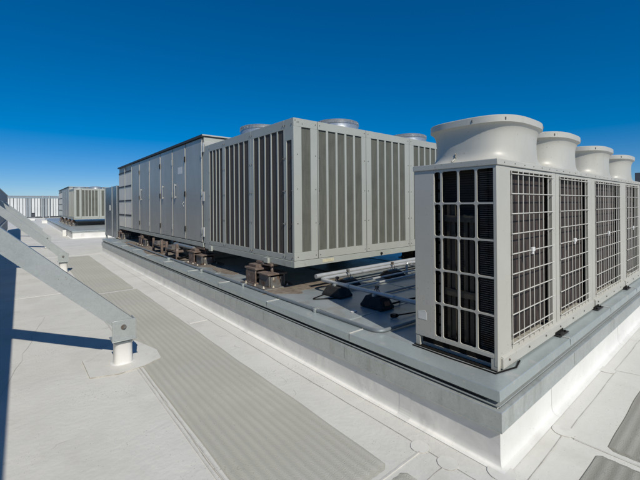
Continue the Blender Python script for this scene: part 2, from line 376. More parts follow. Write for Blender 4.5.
# ------------------------------------------------------------------ equipment platforms
def platform(name, x0, y0, x1, y1, zt, label, joints, near=True):
    t = thing(name, (x0, y0, 0), label, 'equipment platform', 'raised curbed equipment platforms')
    k = zt/.56; fb = .274 if near else .37/k
    prof = [(.065, .0035), (.042, .006), (.024, .013), (.011, .027), (.004, .045), (0, .07), (0, .2), (0, .400*k), (-.055, .402*k), (-.055, .53*k), (-.1, .53*k)]
    b = MB().loft([ring_rect(x0, y0, x1, y1, o, z) for o, z in prof], cap=False)
    b.build('curb_wall', M['white_mem'], t, ang=50)
    # counter flashing: hung sheet with a kicked-out lower lip and a top ledge
    pf = [(.003, fb*k), (.021, (fb-.004)*k), (.025, (fb+.002)*k), (.021, (fb+.012)*k), (.021, .414*k), (.018, .418*k), (-.015, .424*k), (-.018, .41*k), (.003, .40*k)]
    MB().loft([ring_rect(x0, y0, x1, y1, o, z) for o, z in pf], cap=False, close=True).build('counter_flashing', M['flash'], t)
    pf = [(-.05, .446*k), (-.006, .440*k), (-.006, .449*k), (-.05, .455*k)]
    MB().loft([ring_rect(x0, y0, x1, y1, o, z) for o, z in pf], cap=False, close=True).build('reglet_strip', M['galv'], t)
    pf = [(-.029, .490*k), (-.005, .478*k), (-.001, .482*k), (-.004, zt-.004), (-.007, zt), (-.26, zt+.004), (-.262, zt-.02), (-.029, zt-.02)]
    MB().loft([ring_rect(x0, y0, x1, y1, o, z) for o, z in pf], cap=False, close=True).build('cap_flashing', M['cap'], t, ang=30)
    MB().box(x0+.05, x1-.05, y0+.05, y1-.05, zt-.08, zt).build('deck', M['deck'], t)
    if near:
        j = MB()
        for yj in joints[0]:
            j.box(x0+.006, x0+.30, yj-.006, yj+.006, zt+.003, zt+.009)
        for xj in joints[1]:
            j.box(xj-.006, xj+.006, y0+.006, y0+.14, zt+.003, zt+.009)
        j.build('joint_sealant', M['seam_l'], t)
        j = MB()
        for yj in joints[0]:
            j.box(x0+.0015, x0+.012, yj-.003, yj+.003, .486, zt-.004); j.box(x0-.0215, x0-.01, yj+.05, yj+.054, .29, .412)
        for xj in joints[1]:
            j.box(xj-.003, xj+.003, y0+.0015, y0+.012, .486, zt-.004); j.box(xj+.05, xj+.054, y0-.0215, y0-.01, .29, .412)
        j.build('joint_gap', M['black'], t)
        d = MB()
        yy = y0 + .26
        for xs in (4.9, 6.9, 8.9): d.box(xs, xs+.012, y0+.27, y1-.3, zt-.002, zt+.010)
        for ys in (3.1, 5.05, 7.0, 9.0, 12.0, 15.0): d.box(x0+.27, x1-.3, ys, ys+.03, zt-.002, zt+.007)
        d.build('deck_seam', M['cap'], t)
    if near:
        b = MB()
        for yl in (1.98, 4.95, 7.9, 10.9, 13.9):
            P = [(x0-o-.0016, z+.001) for o, z in prof[:7]] + [(x0-.0016, .266)]
            for i in range(len(P)-1):
                b.add([(P[i][0], yl, P[i][1]), (P[i+1][0], yl, P[i+1][1]), (P[i+1][0], yl+.13, P[i+1][1]), (P[i][0], yl+.13, P[i][1])], [(0,1,2,3)])
        for xl in (3.75, 6.3, 8.6):
            P = [(y0-o-.0016, z+.001) for o, z in prof[:7]] + [(y0-.0016, .266)]
            for i in range(len(P)-1):
                b.add([(xl, P[i][0], P[i][1]), (xl, P[i+1][0], P[i+1][1]), (xl+.13, P[i+1][0], P[i+1][1]), (xl+.13, P[i][0], P[i][1])], [(0,1,2,3)])
        o = b.build('curb_lap', M['white_mem'], t)
        md = o.modifiers.new('solid', 'SOLIDIFY'); md.thickness = .0012
    return t
plat = platform('equipment_platform', 2.698, 1.194, 10.8, 17.9, .56,
    'near raised roof platform with white curb and grey sheet metal cap carrying the big units',
    ([2.775, 4.463, 6.1, 7.65, 9.3, 10.9, 12.5, 14.1, 15.7], [4.3, 5.95, 7.6, 9.25]))
plat2 = platform('equipment_platform', 2.40, 26.2, 11.5, 58.0, .47,
    'far raised roof platform with bright white curb under the smaller looking rooftop unit', None, near=False)
# stained dirt on the deck below the stands (real stain with its own outline)
def blob(cx, cy, rx, ry, z, n=40, j=.25):
    ph = [random.uniform(0, 6.28) for _ in range(4)]
    P = []
    for k in range(n):
        a = 2*math.pi*k/n
        w = 1 + j*(.5*math.sin(2*a+ph[0]) + .35*math.sin(3*a+ph[1]) + .3*math.sin(5*a+ph[2]) + .2*math.sin(9*a+ph[3]))*.6
        P.append((cx + rx*w*math.cos(a), cy + ry*w*math.sin(a), z))
    return P
st = MB()
for (cx, cy, rx, ry) in ((3.32, 5.35, .38, .75), (3.38, 8.55, .32, .9), (3.25, 11.3, .38, 1.7), (3.25, 14.3, .34, 1.3), (3.9, 4.85, .9, .20), (3.3, 7.1, .15, .5), (3.3, 9.9, .3, .7), (3.3, 12.9, .28, .6)):
    random.seed(int(cx*100+cy*10)); st.prism(blob(cx, cy, rx, ry, .5605), None, (0, 0, .003 + .0004*len(st.v)/40))
st.build('dirt_stain', M['dirt'], plat)

# ------------------------------------------------------------------ variable refrigerant condensers on the corner
VX, VY0, VY1, VB, VT = 3.0, 1.34, 2.14, .565, 2.265
def loft_shroud(b, cx, cy, bx0, bx1, by0, by1):
    N = 64
    def rect(z, sx=1, sy=1):
        mx, my = (bx0+bx1)/2, (by0+by1)/2
        return sup(mx, my, (bx1-bx0)/2*sx, (by1-by0)/2*sy, 9, z, N)
    def mix(a, c, t): return [tuple(p*(1-t)+q*t for p, q in zip(u, v)) for u, v in zip(a, c)]
    base = rect(2.318)
    waist = lambda z, k=1: sup(cx, cy, .484*k, .408*k, 2.9, z, N)
    base = mix(base, sup(cx, cy, .60, .405, 5, 2.318, N), .6); base = [(min(max(p[0], bx0), bx1), min(max(p[1], by0), by1), 2.318) for p in base]
    rings = [base]
    for (t, z) in ((.10, 2.3195), (.30, 2.322), (.50, 2.328), (.68, 2.339), (.82, 2.356), (.92, 2.38), (.98, 2.41), (1, 2.45)):
        r_ = mix(base, waist(z), t); rings.append([(p[0], p[1], z) for p in r_])
    for (z, rx, ry, n) in ((2.52, .482, .406, 2.9), (2.575, .484, .408, 2.95), (2.61, .490, .414, 3), (2.638, .501, .426, 3.05), (2.654, .512, .438, 3.1),
                           (2.658, .524, .448, 3.1), (2.662, .529, .453, 3.1), (2.718, .529, .453, 3.1), (2.724, .524, .448, 3.1), (2.724, .505, .43, 3.1),
                           (2.70, .49, .415, 3.1), (2.60, .455, .38, 2.9), (2.45, .45, .375, 2.6), (2.36, .45, .375, 2.4)):
        rings.append(sup(cx, cy, rx, ry, n, z, N))
    b.loft(rings, cap=False)

def cell_plate(b, plane_x, thick, ys, zs, bar, rad, y_edges):
    """lattice plate with rounded openings in the plane x=plane_x. ys: list of (y0,y1) openings, zs: list of (z0,z1)"""
    N = 4
    for i, (y0, y1) in enumerate(ys):
        Y0 = y_edges[i]; Y1 = y_edges[i+1]
        for j, (z0, z1) in enumerate(zs):
            Z0 = z0 - bar/2 if j else zs[0][0] - bar; Z1 = z1 + bar/2 if j < len(zs)-1 else z1 + bar
            r = min(rad, (y1-y0)*.45)
            inner, outer = [], []
            for (cy, cz, a0, oy, oz) in ((y1-r, z1-r, 0, Y1, Z1), (y0+r, z1-r, 90, Y0, Z1), (y0+r, z0+r, 180, Y0, Z0), (y1-r, z0+r, 270, Y1, Z0)):
                for k in range(N+1):
                    a = R(a0 + 90*k/N); py, pz = cy + r*math.cos(a), cz + r*math.sin(a)
                    inner.append((py, pz))
                    first_side_y = (a0 in (0, 180))      # arc starts on a y-side
                    if k == N//2: outer.append((oy, oz))
                    elif (k < N//2) == first_side_y: outer.append((oy, pz))
                    else: outer.append((py, oz))
            n = len(inner); x0, x1 = plane_x, plane_x + thick
            vs = [(x0, p, q) for p, q in inner] + [(x0, p, q) for p, q in outer] + [(x1, p, q) for p, q in inner]
            fs = []
            for k in range(n):
                k2 = (k+1) % n
                fs.append((k, k2, n+k2, n+k)); fs.append((k, 2*n+k, 2*n+k2, k2))
            b.add(vs, fs)

def vrf_unit(x0, x1, bays, bells, label, side_detail):
    t = thing('condensing_unit', ((x0+x1)/2, (VY0+VY1)/2, .563), label, 'condensing unit', 'ivory condensing units standing in a row on the platform edge')
    y0, y1 = VY0, VY1
    # posts / casing
    b = MB()
    ends = [x0] + [v for bay in bays for v in bay] + [x1]
    for i in range(0, len(ends), 2):
        a, c = ends[i], ends[i+1]
        if c - a > .17 and i not in (0, len(ends)-2):
            m_ = (a+c)/2
            b.box(a, m_-.006, y0, y0+.05, .60, VT); b.box(m_+.006, c, y0, y0+.05, .60, VT)
        else: b.box(a, c, y0, y0+(.05 if i not in (0, len(ends)-2) else .03), .60, VT)
    for (a, c) in bays:
        b.box(a, c, y0+.002, y0+.03, VT-.035, VT-.002); b.box(a, c, y0+.002, y0+.03, .665, .70)
    b.box(x0+.02, x1-.02, y1-.03, y1, .62, VT)                       # rear sheet
    b.box(x1-.025, x1, y0+.03, y1, .62, VT)                           # far side sheet
    if not side_detail: b.box(x0, x0+.025, y0+.03, y1, .62, VT)
    b.build('casing', M['vrf'], t, bevel=.003)
    # base skirt
    b = MB()
    b.box(x0+.05, x1-.003, y0-.022, y0+.05, .578, .664)
    b.prism([(x0+.06, y0-.022, .664), (x0+.06, y0-.002, .676), (x0+.06, y0+.02, .676), (x0+.06, y0+.02, .664)], None, (x1-x0-.07, 0, 0))
    b.box(x0+.07, x1-.03, y0+.06, y1-.02, .60, .64)
    b.build('base_skirt', M['vrf'], t, bevel=.003)
    b = MB(); b.box(x0+.04, x0+.30, y0+.02, y1-.02, .562, .60); b.box(x1-.3, x1-.04, y0+.02, y1-.02, .562, .60)
    b.box(x0+.002, x0+.05, y0+.001, y0+.06, .564, .66); b.box(x0+.002, x0+.05, y1-.05, y1-.002, .564, .66)
    b.build('base_foot', M['vrf'], t, bevel=.003)
    # bolts on skirt
    b = MB(); nx = int((x1-x0)/.42)
    for k in range(nx):
        xx = x0 + .16 + k*.42
        b.tube([(xx, y0-.030, .632), (xx, y0-.02, .632)], .009, 8)
    for k in range(int((x1-x0)/.21)):
        xx = x0 + .12 + k*.21
        b.tube([(xx, y0-.016, 2.292), (xx, y0-.008, 2.292)], .005, 6)
    b.build('screw', M['isolator'], t)
    # top cover with downturned lip
    b = MB(); b.box(x0-.010, x1-.002, y0-.012, y1+.012, 2.266, 2.318)
    b.build('top_cover', M['vrf'], t, bevel=.005)
    # coil block
    b = MB(); b.box(x0+.14, x1-.04, y0+.075, y0+.13, .70, 2.26); b.build('coil', M['coil_dark'], t)
    b = MB()
    b.box(x0+.13, x0+.16, y0+.14, y1-.06, .70, 2.26); b.build('side_coil', M['coil_side'], t)
    b = MB(); b.box(x0+.045, x0+.068, y0+.065, y1-.06, .566, .66); b.box(x0+.17, x1-.03, y0+.14, y1-.04, .66, .70); b.box(x0+.17, x1-.03, y1-.09, y1-.04, .70, 2.24); b.build('lining_and_gap_shade', M['black'], t)  # black lining; its lowest box stands in for shade under the unit
    # front wire guards, one per bay
    for (a, c) in bays:
        b = MB(); n = max(6, round((c-a)/.128)); dx = (c-a-.04)/n
        for k in range(n+1):
            xx = a + .02 + k*dx + (.012 if k % 2 else -.006)
            b.tube([(xx, y0-.004, .69), (xx, y0-.004, 2.235)], .0044, 6)
        for k in range(9):
            zz = 2.205 - k*.1745
            b.tube([(a-.008, y0-.013, zz), (c+.008, y0-.013, zz)], .0052, 6)
        b.tube([(a-.004, y0-.013, .735), (c+.004, y0-.013, .735)], .0055, 6)
        g = b.build('wire_guard', M['wire'], t)
        xm = a + (c-a)*.42
        MB().box(xm-.030, xm+.030, y0-.032, y0-.012, 1.495, 1.535).box(xm-.018, xm+.018, y0-.028, y0-.012, 1.47, 1.495).build('guard_clip', M['sticker'], g, bevel=.003)
    # shrouds
    for i, cx in enumerate(bells):
        lo = x0 + .02 if i == 0 else (bells[i-1]+cx)/2 + .004
        hi = x1 - .02 if i == len(bells)-1 else (bells[i+1]+cx)/2 - .004
        lo = max(lo, cx-.66); hi = min(hi, cx+.66)
        b = MB(); loft_shroud(b, cx, 1.743, lo, hi, y0-.004, y1+.004)
        s = b.build('fan_shroud', M['shroud'], t, ang=38)
        rim = sup(cx, 1.743, .5295, .4535, 3.1, 2.69, 64)
        for q in (33, 40, 52):
            p = rim[q]; b = MB().tube([(p[0], p[1], 2.678), (p[0], p[1], 2.70)], .006, 6); b.build('rim_clip', M['isolator'], s)
        for q in (31,):
            p = [sup(cx, 1.743, a_, b_, 2.9, z_, 64)[q] for a_, b_, z_ in ((.56, .42, 2.338), (.505, .42, 2.37), (.489, .412, 2.42))]
            MB().tube(p, .007, 6).build('seam_rib', M['vrf'], s)
        b = MB(); b.tube([(cx, 1.743, 2.36), (cx, 1.743, 2.52)], .09, 16)
        for q in range(4):
            a0 = q*math.pi/2
            P0, P1, P2, P3 = [(cx + rr*math.cos(a0+da), 1.743 + rr*math.sin(a0+da), zz) for rr, da, zz in ((.07, -.3, 2.42), (.36, -.28, 2.40), (.36, .35, 2.50), (.07, .4, 2.50))]
            b.add([P0, P1, P2, P3] + [(p[0], p[1], p[2]+.008) for p in (P0, P1, P2, P3)], [(0,1,2,3), (7,6,5,4), (0,4,5,1), (1,5,6,2), (2,6,7,3), (3,7,4,0)])
        b.build('fan', M['fanm'], s)
        b = MB()
        for q in range(1, 6):
            rr = q/6
            loop = sup(cx, 1.743, .49*rr, .415*rr, 2.6, 2.708, 32)
            b.tube(loop + [loop[0]], .003, 5, cap=False)
        for q in range(8):
            a = q*math.pi/4
            b.tube([(cx, 1.743, 2.704), (cx + .50*math.cos(a), 1.743 + .425*math.sin(a), 2.704)], .003, 5)
        b.build('fan_guard', M['wire'], s)
    if side_detail:
        # plain end panel + lattice grille seen on the short side
        b = MB()
        b.box(x0, x0+.02, 1.925, y1, .665, VT); b.box(x0, x0+.015, y0+.031, 1.925, 2.248, VT)
        b.box(x0, x0+.015, y0+.031, 1.925, .662, .695)
        b.build('end_panel', M['vrf'], t, bevel=.003)
        ys = [(1.359, 1.508), (1.526, 1.672), (1.689, 1.839), (1.857, 1.920)]
        ye = [1.352, 1.517, 1.680, 1.849, 1.924]
        zs = [(.704, 1.008), (1.024, 1.322), (1.338, 1.632), (1.648, 1.942), (1.958, 2.243)]
        b = MB(); cell_plate(b, x0+.001, .012, ys, zs, .016, .018, ye)
        b.build('side_grille', M['vrf'], t)
        b = MB()
        for k in range(16):
            zz = .73 + k*.0965
            b.box(x0+.014, x0+.05, 1.862, 1.885, zz, zz+.07)
        b.box(x0+.03, x0+.06, 1.855, 1.87, .70, 2.24)
        b.build('hinge_strip', M['pipe_green'], t)
        b = MB()
        for yy in (1.60, 1.655, 1.775, 1.82): b.box(x0+.07, x0+.11, yy-.025, yy+.012, .70, 2.10 - (.25 if yy < 1.7 else .15))
        for zz in (1.10, 1.78): b.box(x0+.05, x0+.07, 1.53, 1.86, zz, zz+.06)
        b.build('pipe_header', M['pipe_green'], t)
        b = MB()
        for k in range(84):
            zz = .705 + k*.0182
            b.box(x0+.055, x0+.075, 1.36, 1.51, zz, zz+.003)
        b.build('fin_stack', M['isolator'], t)
        MB().box(x0-.002, x0+.001, 2.012, 2.106, .828, .902).build('rating_sticker', M['sticker'], t)
        MB().prism([(x0-.002, 2.025, .905), (x0-.002, 2.03, .92), (x0-.002, 2.10, .905)], None, (.003, 0, 0)).build('rating_sticker', M['sticker'], t)
        MB().tube([(x0+.35, y0-.03, .57), (x0+.20, y0-.06, .567), (x0-.05, y0-.0, .567), (x0-.06, y0+.4, .567), (x0-.05, y1, .567)], .007, 6).build('drip_cord', M['black'], t)
        b = MB(); b.box(x0-.012, x0+.04, y0+.01, y1+.01, .5605, .569); b.build('bearing_strip', M['black'], t)
    return t
vrf_unit(3.0, 5.722, [(3.262, 4.278), (4.488, 5.557)], [3.66, 4.87], 'ivory condensing unit with two fan shrouds and a lattice end grille, nearest the platform corner', True)
vrf_unit(5.732, 7.478, [(5.874, 7.274)], [6.46], 'ivory condensing unit with one fan shroud, middle of the row of three', False)
vrf_unit(7.488, 8.86, [(7.692, 8.70)], [7.975], 'ivory condensing unit at the far right end of the row', False)
# angle brackets fixing the units to the cap
br0 = None
for i, (xx, lab) in enumerate(((4.38, 'small dark angle bracket under the middle of the large condensing unit'), (5.78, 'small dark angle bracket between the large and the middle condensing unit'), (7.45, 'small dark angle bracket between the middle and the farthest condensing unit'))):
    if br0 is None:
        t = thing('mounting_bracket', (xx, 1.30, .5645), lab, 'bracket', 'angle brackets along the condensing units')
        MB().box(xx-.13, xx+.13, 1.265, 1.325, .5655, .5735).build('plate', M['rubber'], t)
        MB().box(xx-.12, xx+.10, 1.308, 1.316, .5735, .60).build('flange', M['black'], t)
        b = MB()
        for s in (-.09, .07): b.tube([(xx+s, 1.285, .573), (xx+s, 1.285, .592)], .010, 8)
        b.build('bolt', M['black'], t)
        br0 = t
    else:
        t = copy_tree(br0); t.location.x = xx; t['label'] = lab

# ------------------------------------------------------------------ big rooftop condenser sections
def slot_panel(bf, bc, axis, plane, a0, a1, z0, z1, slots, sz0, sz1, depth=.03, sgn=1):
    """frame strips (bf) with openings; the mesh (bc) sits behind. axis 'x': panel runs along x in plane y=plane"""
    def bx(b, u0, u1, w0, w1, q0, q1):
        if axis == 'x': b.box(u0, u1, plane + q0*sgn, plane + q1*sgn, w0, w1)
        else: b.box(plane + q0*sgn, plane + q1*sgn, u0, u1, w0, w1)
    bx(bf, a0, a1, sz1, z1, 0, depth); bx(bf, a0, a1, z0, sz0, 0, depth)
    e = a0
    for (s0, s1) in slots:
        bx(bf, e, s0, sz0, sz1, 0.0, depth); e = s1
    bx(bf, e, a1, sz0, sz1, 0, depth)
    bx(bc, slots[0][0]-.01, slots[-1][1]+.01, sz0-.01, sz1+.01, depth*.55+.006, depth+.02)

def even(a0, a1, n, gap): 
    w = (a1 - a0 - gap*(n-1))/n
    return [(a0 + k*(w+gap), a0 + k*(w+gap) + w) for k in range(n)]

def fan_ring(t, cx, cy, z0, z1, r):
    """low metal collar with a domed wire basket guard over the fan"""
    b = MB(); N = 40
    c = lambda rr, z: [(cx + rr*math.cos(2*math.pi*k/N), cy + rr*math.sin(2*math.pi*k/N), z) for k in range(N)]
    zc = z0 + .15
    b.loft([c(r+.05, z0), c(r+.01, z0+.03), c(r, z0+.06), c(r, zc-.01), c(r+.012, zc), c(r-.01, zc), c(r-.015, z0+.02)], cap=False)
    f = b.build('fan_collar', M['ring'], t)
    b = MB()
    for q in range(1, 5):
        z = zc + (z1-zc)*q/4.6; b.tube(c(r, z) + [c(r, z)[0]], .0065, 5, cap=False)
    for q in range(1, 12):
        rr = r*q/12.; z = z1 + .05*(1-(q/12.)**2)
        b.tube(c(rr, z) + [c(rr, z)[0]], .0055, 5, cap=False)
    for q in range(36):
        a = math.pi*2*q/36; ca, sa = math.cos(a), math.sin(a)
        P = [(cx + r*ca, cy + r*sa, zc), (cx + r*ca, cy + r*sa, z1-.03), (cx + r*.94*ca, cy + r*.94*sa, z1+.006)]
        if q % 2 == 0: P += [(cx + r*k*ca, cy + r*k*sa, z1+.05*(1-k*k)) for k in (.7, .4, .05)]
        b.tube(P, .0055, 5)
    b.build('fan_guard', M['ring'], f)
    b = MB(); b.tube([(cx, cy, z0+.02), (cx, cy, z1-.10)], .12, 14); b.build('fan_motor', M['fanm'], f)

def condenser(x0, y0, label, detailed=True):
    x1, y1 = x0 + 4.85, y0 + 3.54
    zb, zr, zt = .955, 1.062, 3.322
    t = thing('rooftop_condenser', (x0, y0, zb), label, 'rooftop condenser', 'grey slotted rooftop condensers')
    D = .03
    # core frame (posts, top pan)
    b = MB()
    b.box(x0+.03, x1-.03, y0+.03, y1-.03, 3.27, 3.318)
    b.box(x1-.03, x1, y0, y1, zr+.004, zt); b.box(x0+.03, x1-.03, y1-.03, y1, zr+.004, zt)
    b.box(x0+.03, x1-.03, y0+.05, y1-.05, 1.07, 1.12)
    b.build('casing', M['ahu'], t, bevel=.003)
    for nm, args in (('base_rail', 0),):
        b = MB(); b.box(x0-.008, x1+.008, y0-.008, y0+.06, zb, zr-.006); b.box(x0-.008, x0+.06, y0+.06, y1, zb, zr-.006)
        b.box(x1-.06, x1+.008, y0+.06, y1, zb, zr-.006); b.box(x0+.06, x1-.06, y1-.06, y1, zb, zr-.006)
        for k in range(1, 8): b.box(x0+.06, x1-.06, y0+k*.44, y0+k*.44+.05, zb, zr-.01)
        b.build('base_rail', M['ahu_rail'], t, bevel=.004)
    sz0, sz1 = 1.19, 3.19
    # south face panels
    defs = [(x0, x0+.485, [(x0+.156, x0+.34)]), (x0+.49, x0+1.655, even(x0+.508, x0+1.536, 5, .045)),
            (x0+1.66, x0+2.975, even(x0+1.80, x0+2.825, 5, .042)), (x0+2.98, x0+4.27, even(x0+3.13, x0+4.155, 5, .042)), (x0+4.275, x1, [(x0+4.42, x0+4.62)])]
    for i, (a, c, sl) in enumerate(defs):
        bf, bc = MB(), MB()
        slot_panel(bf, bc, 'x', y0, a + (0 if i == 0 else .004), c-.004, zr, zt, sl, sz0, sz1, D)
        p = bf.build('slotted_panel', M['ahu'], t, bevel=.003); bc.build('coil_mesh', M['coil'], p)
    # west face panels
    w0 = y0
    defs = [(w0+D+.001, w0+.262, [(w0+.058, w0+.20)], 1.18, 2.98), (w0+.266, w0+1.36, even(w0+.285, w0+1.262, 5, .035), 1.15, 3.17),
            (w0+1.364, w0+2.505, even(w0+1.46, w0+2.46, 5, .035), 1.15, 3.17), (w0+2.509, w0+3.30, even(w0+2.60, w0+3.26, 4, .038), 1.15, 3.17)]
    for i, (a, c, sl, q0, q1) in enumerate(defs):
        bf, bc = MB(), MB()
        slot_panel(bf, bc, 'y', x0, a, c-.004, zr, zt, sl, q0, q1, .014)
        p = bf.build('slotted_panel', M['ahu'], t, bevel=.003); bc.build('coil_mesh', M['coil_shade'], p)
    MB().box(x0, x0+D, w0+3.30, y1, zr, zt).build('corner_post', M['ahu'], t, bevel=.003)
    if detailed:
        b = MB()
        for yy in (y0+.05, y0+.235, y0+.30, y0+1.33, y0+1.40, y0+2.48, y0+2.55, y0+3.28):
            for k in range(5):
                zz = 1.11 + k*.53
                b.tube([(x0-.009, yy, zz), (x0, yy, zz)], .010, 8)
        for xx in (x0+.07, x0+.44, x0+.53, x0+1.61, x0+1.71, x0+2.93, x0+3.03, x0+4.2):
            for zz in (1.12, 1.65, 2.2, 2.75, 3.26):
                b.tube([(xx, y0-.007, zz), (xx, y0, zz)], .008, 8)
        for k in range(3): b.tube([(x0+.03+k*.07, y0-.006, 3.285-k*.022), (x0+.03+k*.07, y0, 3.285-k*.022)], .007, 6)
        b.build('panel_screw', M['isolator'], t)
        MB().box(x0+.57, x0+.82, y0-.011, y0-.007, .985, 1.038).build('rail_sticker', M['sticker_y'], t)
        b = MB(); b.tube([(x0+2.05, y0-.03, 1.0), (x0+2.05, y0, 1.0)], .024, 12); b.build('lifting_hole', M['black'], t)
        b = MB()
        for yy in (y0+.72, y0+3.1): b.box(x0-.05, x0-.006, yy, yy+.14, .93, 1.04)
        b.build('lifting_lug', M['ahu_rail'], t, bevel=.003)
    for (fx, fy) in ((1.5, .64), (3.78, .64), (.56, 1.92), (2.64, 1.92), (1.5, 3.0), (3.78, 3.0)):
        fan_ring(t, x0+fx, y0+fy, 3.32, 3.535 if detailed else 3.47, .43)
    return t
cond = condenser(3.30, 4.60, 'large slotted grey condenser with fans on top, nearest unit behind the white pipes')

# air handler with hinged doors
def air_handler(x0, y0, y1, label, doors, detailed=True):
    x1 = x0 + 4.85
    zb, zr, zt = .97, 1.075, 3.565
    t = thing('air_handler', (x0, y0, zb), label, 'air handler', 'long grey air handling units')
    b = MB(); b.box(x0+.03, x1, y0, y1, zr, zt-.002); b.build('body', M['ahu'], t)
    b = MB(); b.box(x0-.004, x0+.07, y0, y1, zb, zr-.004); b.box(x1-.07, x1, y0, y1, zb, zr-.004)
    b.box(x0+.07, x1-.07, y0, y0+.07, zb, zr-.004); b.box(x0+.07, x1-.07, y1-.07, y1, zb, zr-.004)
    for k in range(1, int((y1-y0)/1.1)): b.box(x0+.07, x1-.07, y0+k*1.1, y0+k*1.1+.06, zb, zr-.01)
    b.build('base_rail', M['ahu_rail'], t, bevel=.004)
    b = MB(); b.box(x0-.022, x1+.03, y0-.035, y1+.03, zt+.022, zt+.055); b.build('roof_slab', M['slab'], t, bevel=.004)
    b = MB(); b.box(x0-.02, x1+.01, y0-.015, y1+.01, zt, zt+.02); b.box(x0-.034, x0-.0225, y0-.034, y1+.03, zt-.004, zt+.052); b.build('roof_gasket', M['slab_dark'], t)
    # end face panels above the condenser
    b = MB()
    for k in range(9): b.box(x0+.05+k*.53, x0+.56+k*.53, y0-.012, y0-.0005, zr, zt-.10)
    b.build('end_panel', M['slab'], t, bevel=.003)
    for i, (a, c, kind) in enumerate(doors):
        if kind == 'door':
            d = MB().box(x0-.004, x0+.028, a+.012, c-.012, zr+.015, zt-.03).build('door', M['door'], t, bevel=.004)
            b = MB(); b.box(x0+.018, x0+.0285, a-.0115, a+.0115, zr+.015, zt-.03)
            b.build('door_gasket', M['slab_dark'], t) 
            b = MB(); b.box(x0-.012, x0-.0045, a+.013, a+.045, zr+.02, zt-.12); b.build('door_edge', M['slab'], d, bevel=.002)
            if detailed:
                b = MB()
                for zz in (1.35, 2.25, 3.15): b.box(x0-.03, x0-.0125, a-.02, a+.03, zz-.07, zz+.07)
                b.build('hinge', M['black' if i % 2 else 'galv'], d, bevel=.003)
                if i in (1, 2, 4):
                    b = MB(); yy = c - .28
                    b.box(x0-.05, x0-.035, yy, yy+.035, 2.15, 2.55); b.box(x0-.035, x0-.004, yy, yy+.035, 2.17, 2.2); b.box(x0-.035, x0-.004, yy, yy+.035, 2.5, 2.53)
                    b.build('handle', M['slab'], d, bevel=.003)
        else:
            l = MB().box(x0-.002, x0+.02, a+.02, c-.02, zr+.02, zt-.20).build('filter_panel', M['louvre'], t)
            b = MB()
            for zz in (1.56, 2.14, 2.72, 3.30): b.box(x0-.014, x0-.0022, a+.02, c-.02, zz, zz+.055)
            b.build('filter_rail', M['slab_dark'], l)
            b = MB(); b.box(x0-.012, x0+.028, a-.018, a+.018, zr+.01, zt-.04); b.build('filter_post', M['ahu'], t)
    if detailed:
        MB().box(x0-.0065, x0-.0042, 9.66, 9.98, 2.80, 2.98).build('warning_sticker', M['sticker'], t)
        b = MB()
        for q in ((9.55, 2.02), (9.62, 1.98), (9.55, 1.93)): b.box(x0-.012, x0-.0042, q[0], q[0]+.03, q[1], q[1]+.03)
        b.build('gauge_port', M['sticker'], t)
    return t
ah = air_handler(3.30, 8.26, 17.66, 'long air handler with grey metal doors and tan filter panels at its far end',
    [(8.30, 9.39, 'door'), (9.41, 10.42, 'door'), (10.44, 11.55, 'door'), (11.57, 12.76, 'door'), (12.78, 14.05, 'door'), (14.07, 15.24, 'door'), (15.28, 16.40, 'filt'), (16.46, 17.60, 'filt')])
MB().box(3.306, 3.5, 8.142, 8.255, 1.065, 3.38).build('joint_flashing', M['ahu'], ah, bevel=.003)
hg = MB()
for zz in (1.22, 2.05, 3.2): hg.box(3.285, 3.298, 8.16, 8.25, zz, zz+.22)
hg.build('latch', M['sticker'], ah, bevel=.003)

# duct transition past the far end of the air handler
dt = thing('sheet_metal_duct', (3.3, 17.95, .5), 'dark blue grey folded sheet metal duct joined to the far end of the air handler', 'duct')
b = MB(); b.box(3.30, 5.6, 17.95, 20.95, .52, 2.86); b.build('duct_body', M['duct'], dt, bevel=.006)
b = MB()
for yy in (18.0, 19.1, 20.88): b.box(3.275, 3.2995, yy, yy+.045, .50, 2.88)
b.build('standing_seam', M['galv'], dt)
MB().box(3.28, 3.30, 19.62, 19.72, 1.75, 2.0).build('access_latch', M['sticker'], dt)
b = MB()
for (xx, yy) in ((3.34, 20.86), (5.5, 20.86)): b.box(xx-.035, xx+.035, yy-.035, yy+.035, 0, .52)
b.build('leg', M['galv'], dt)

# far copy of the same kind of equipment
cond2 = condenser(3.10, 32.65, 'distant slotted grey condenser on the far white curbed platform', detailed=False)
air_handler(3.10, 36.31, 46.4, 'distant air handler behind the far slotted condenser',
    [(36.35, 38.3, 'door'), (38.32, 40.3, 'door'), (40.32, 42.3, 'door'), (42.32, 44.3, 'filt'), (44.32, 46.3, 'filt')], detailed=False)

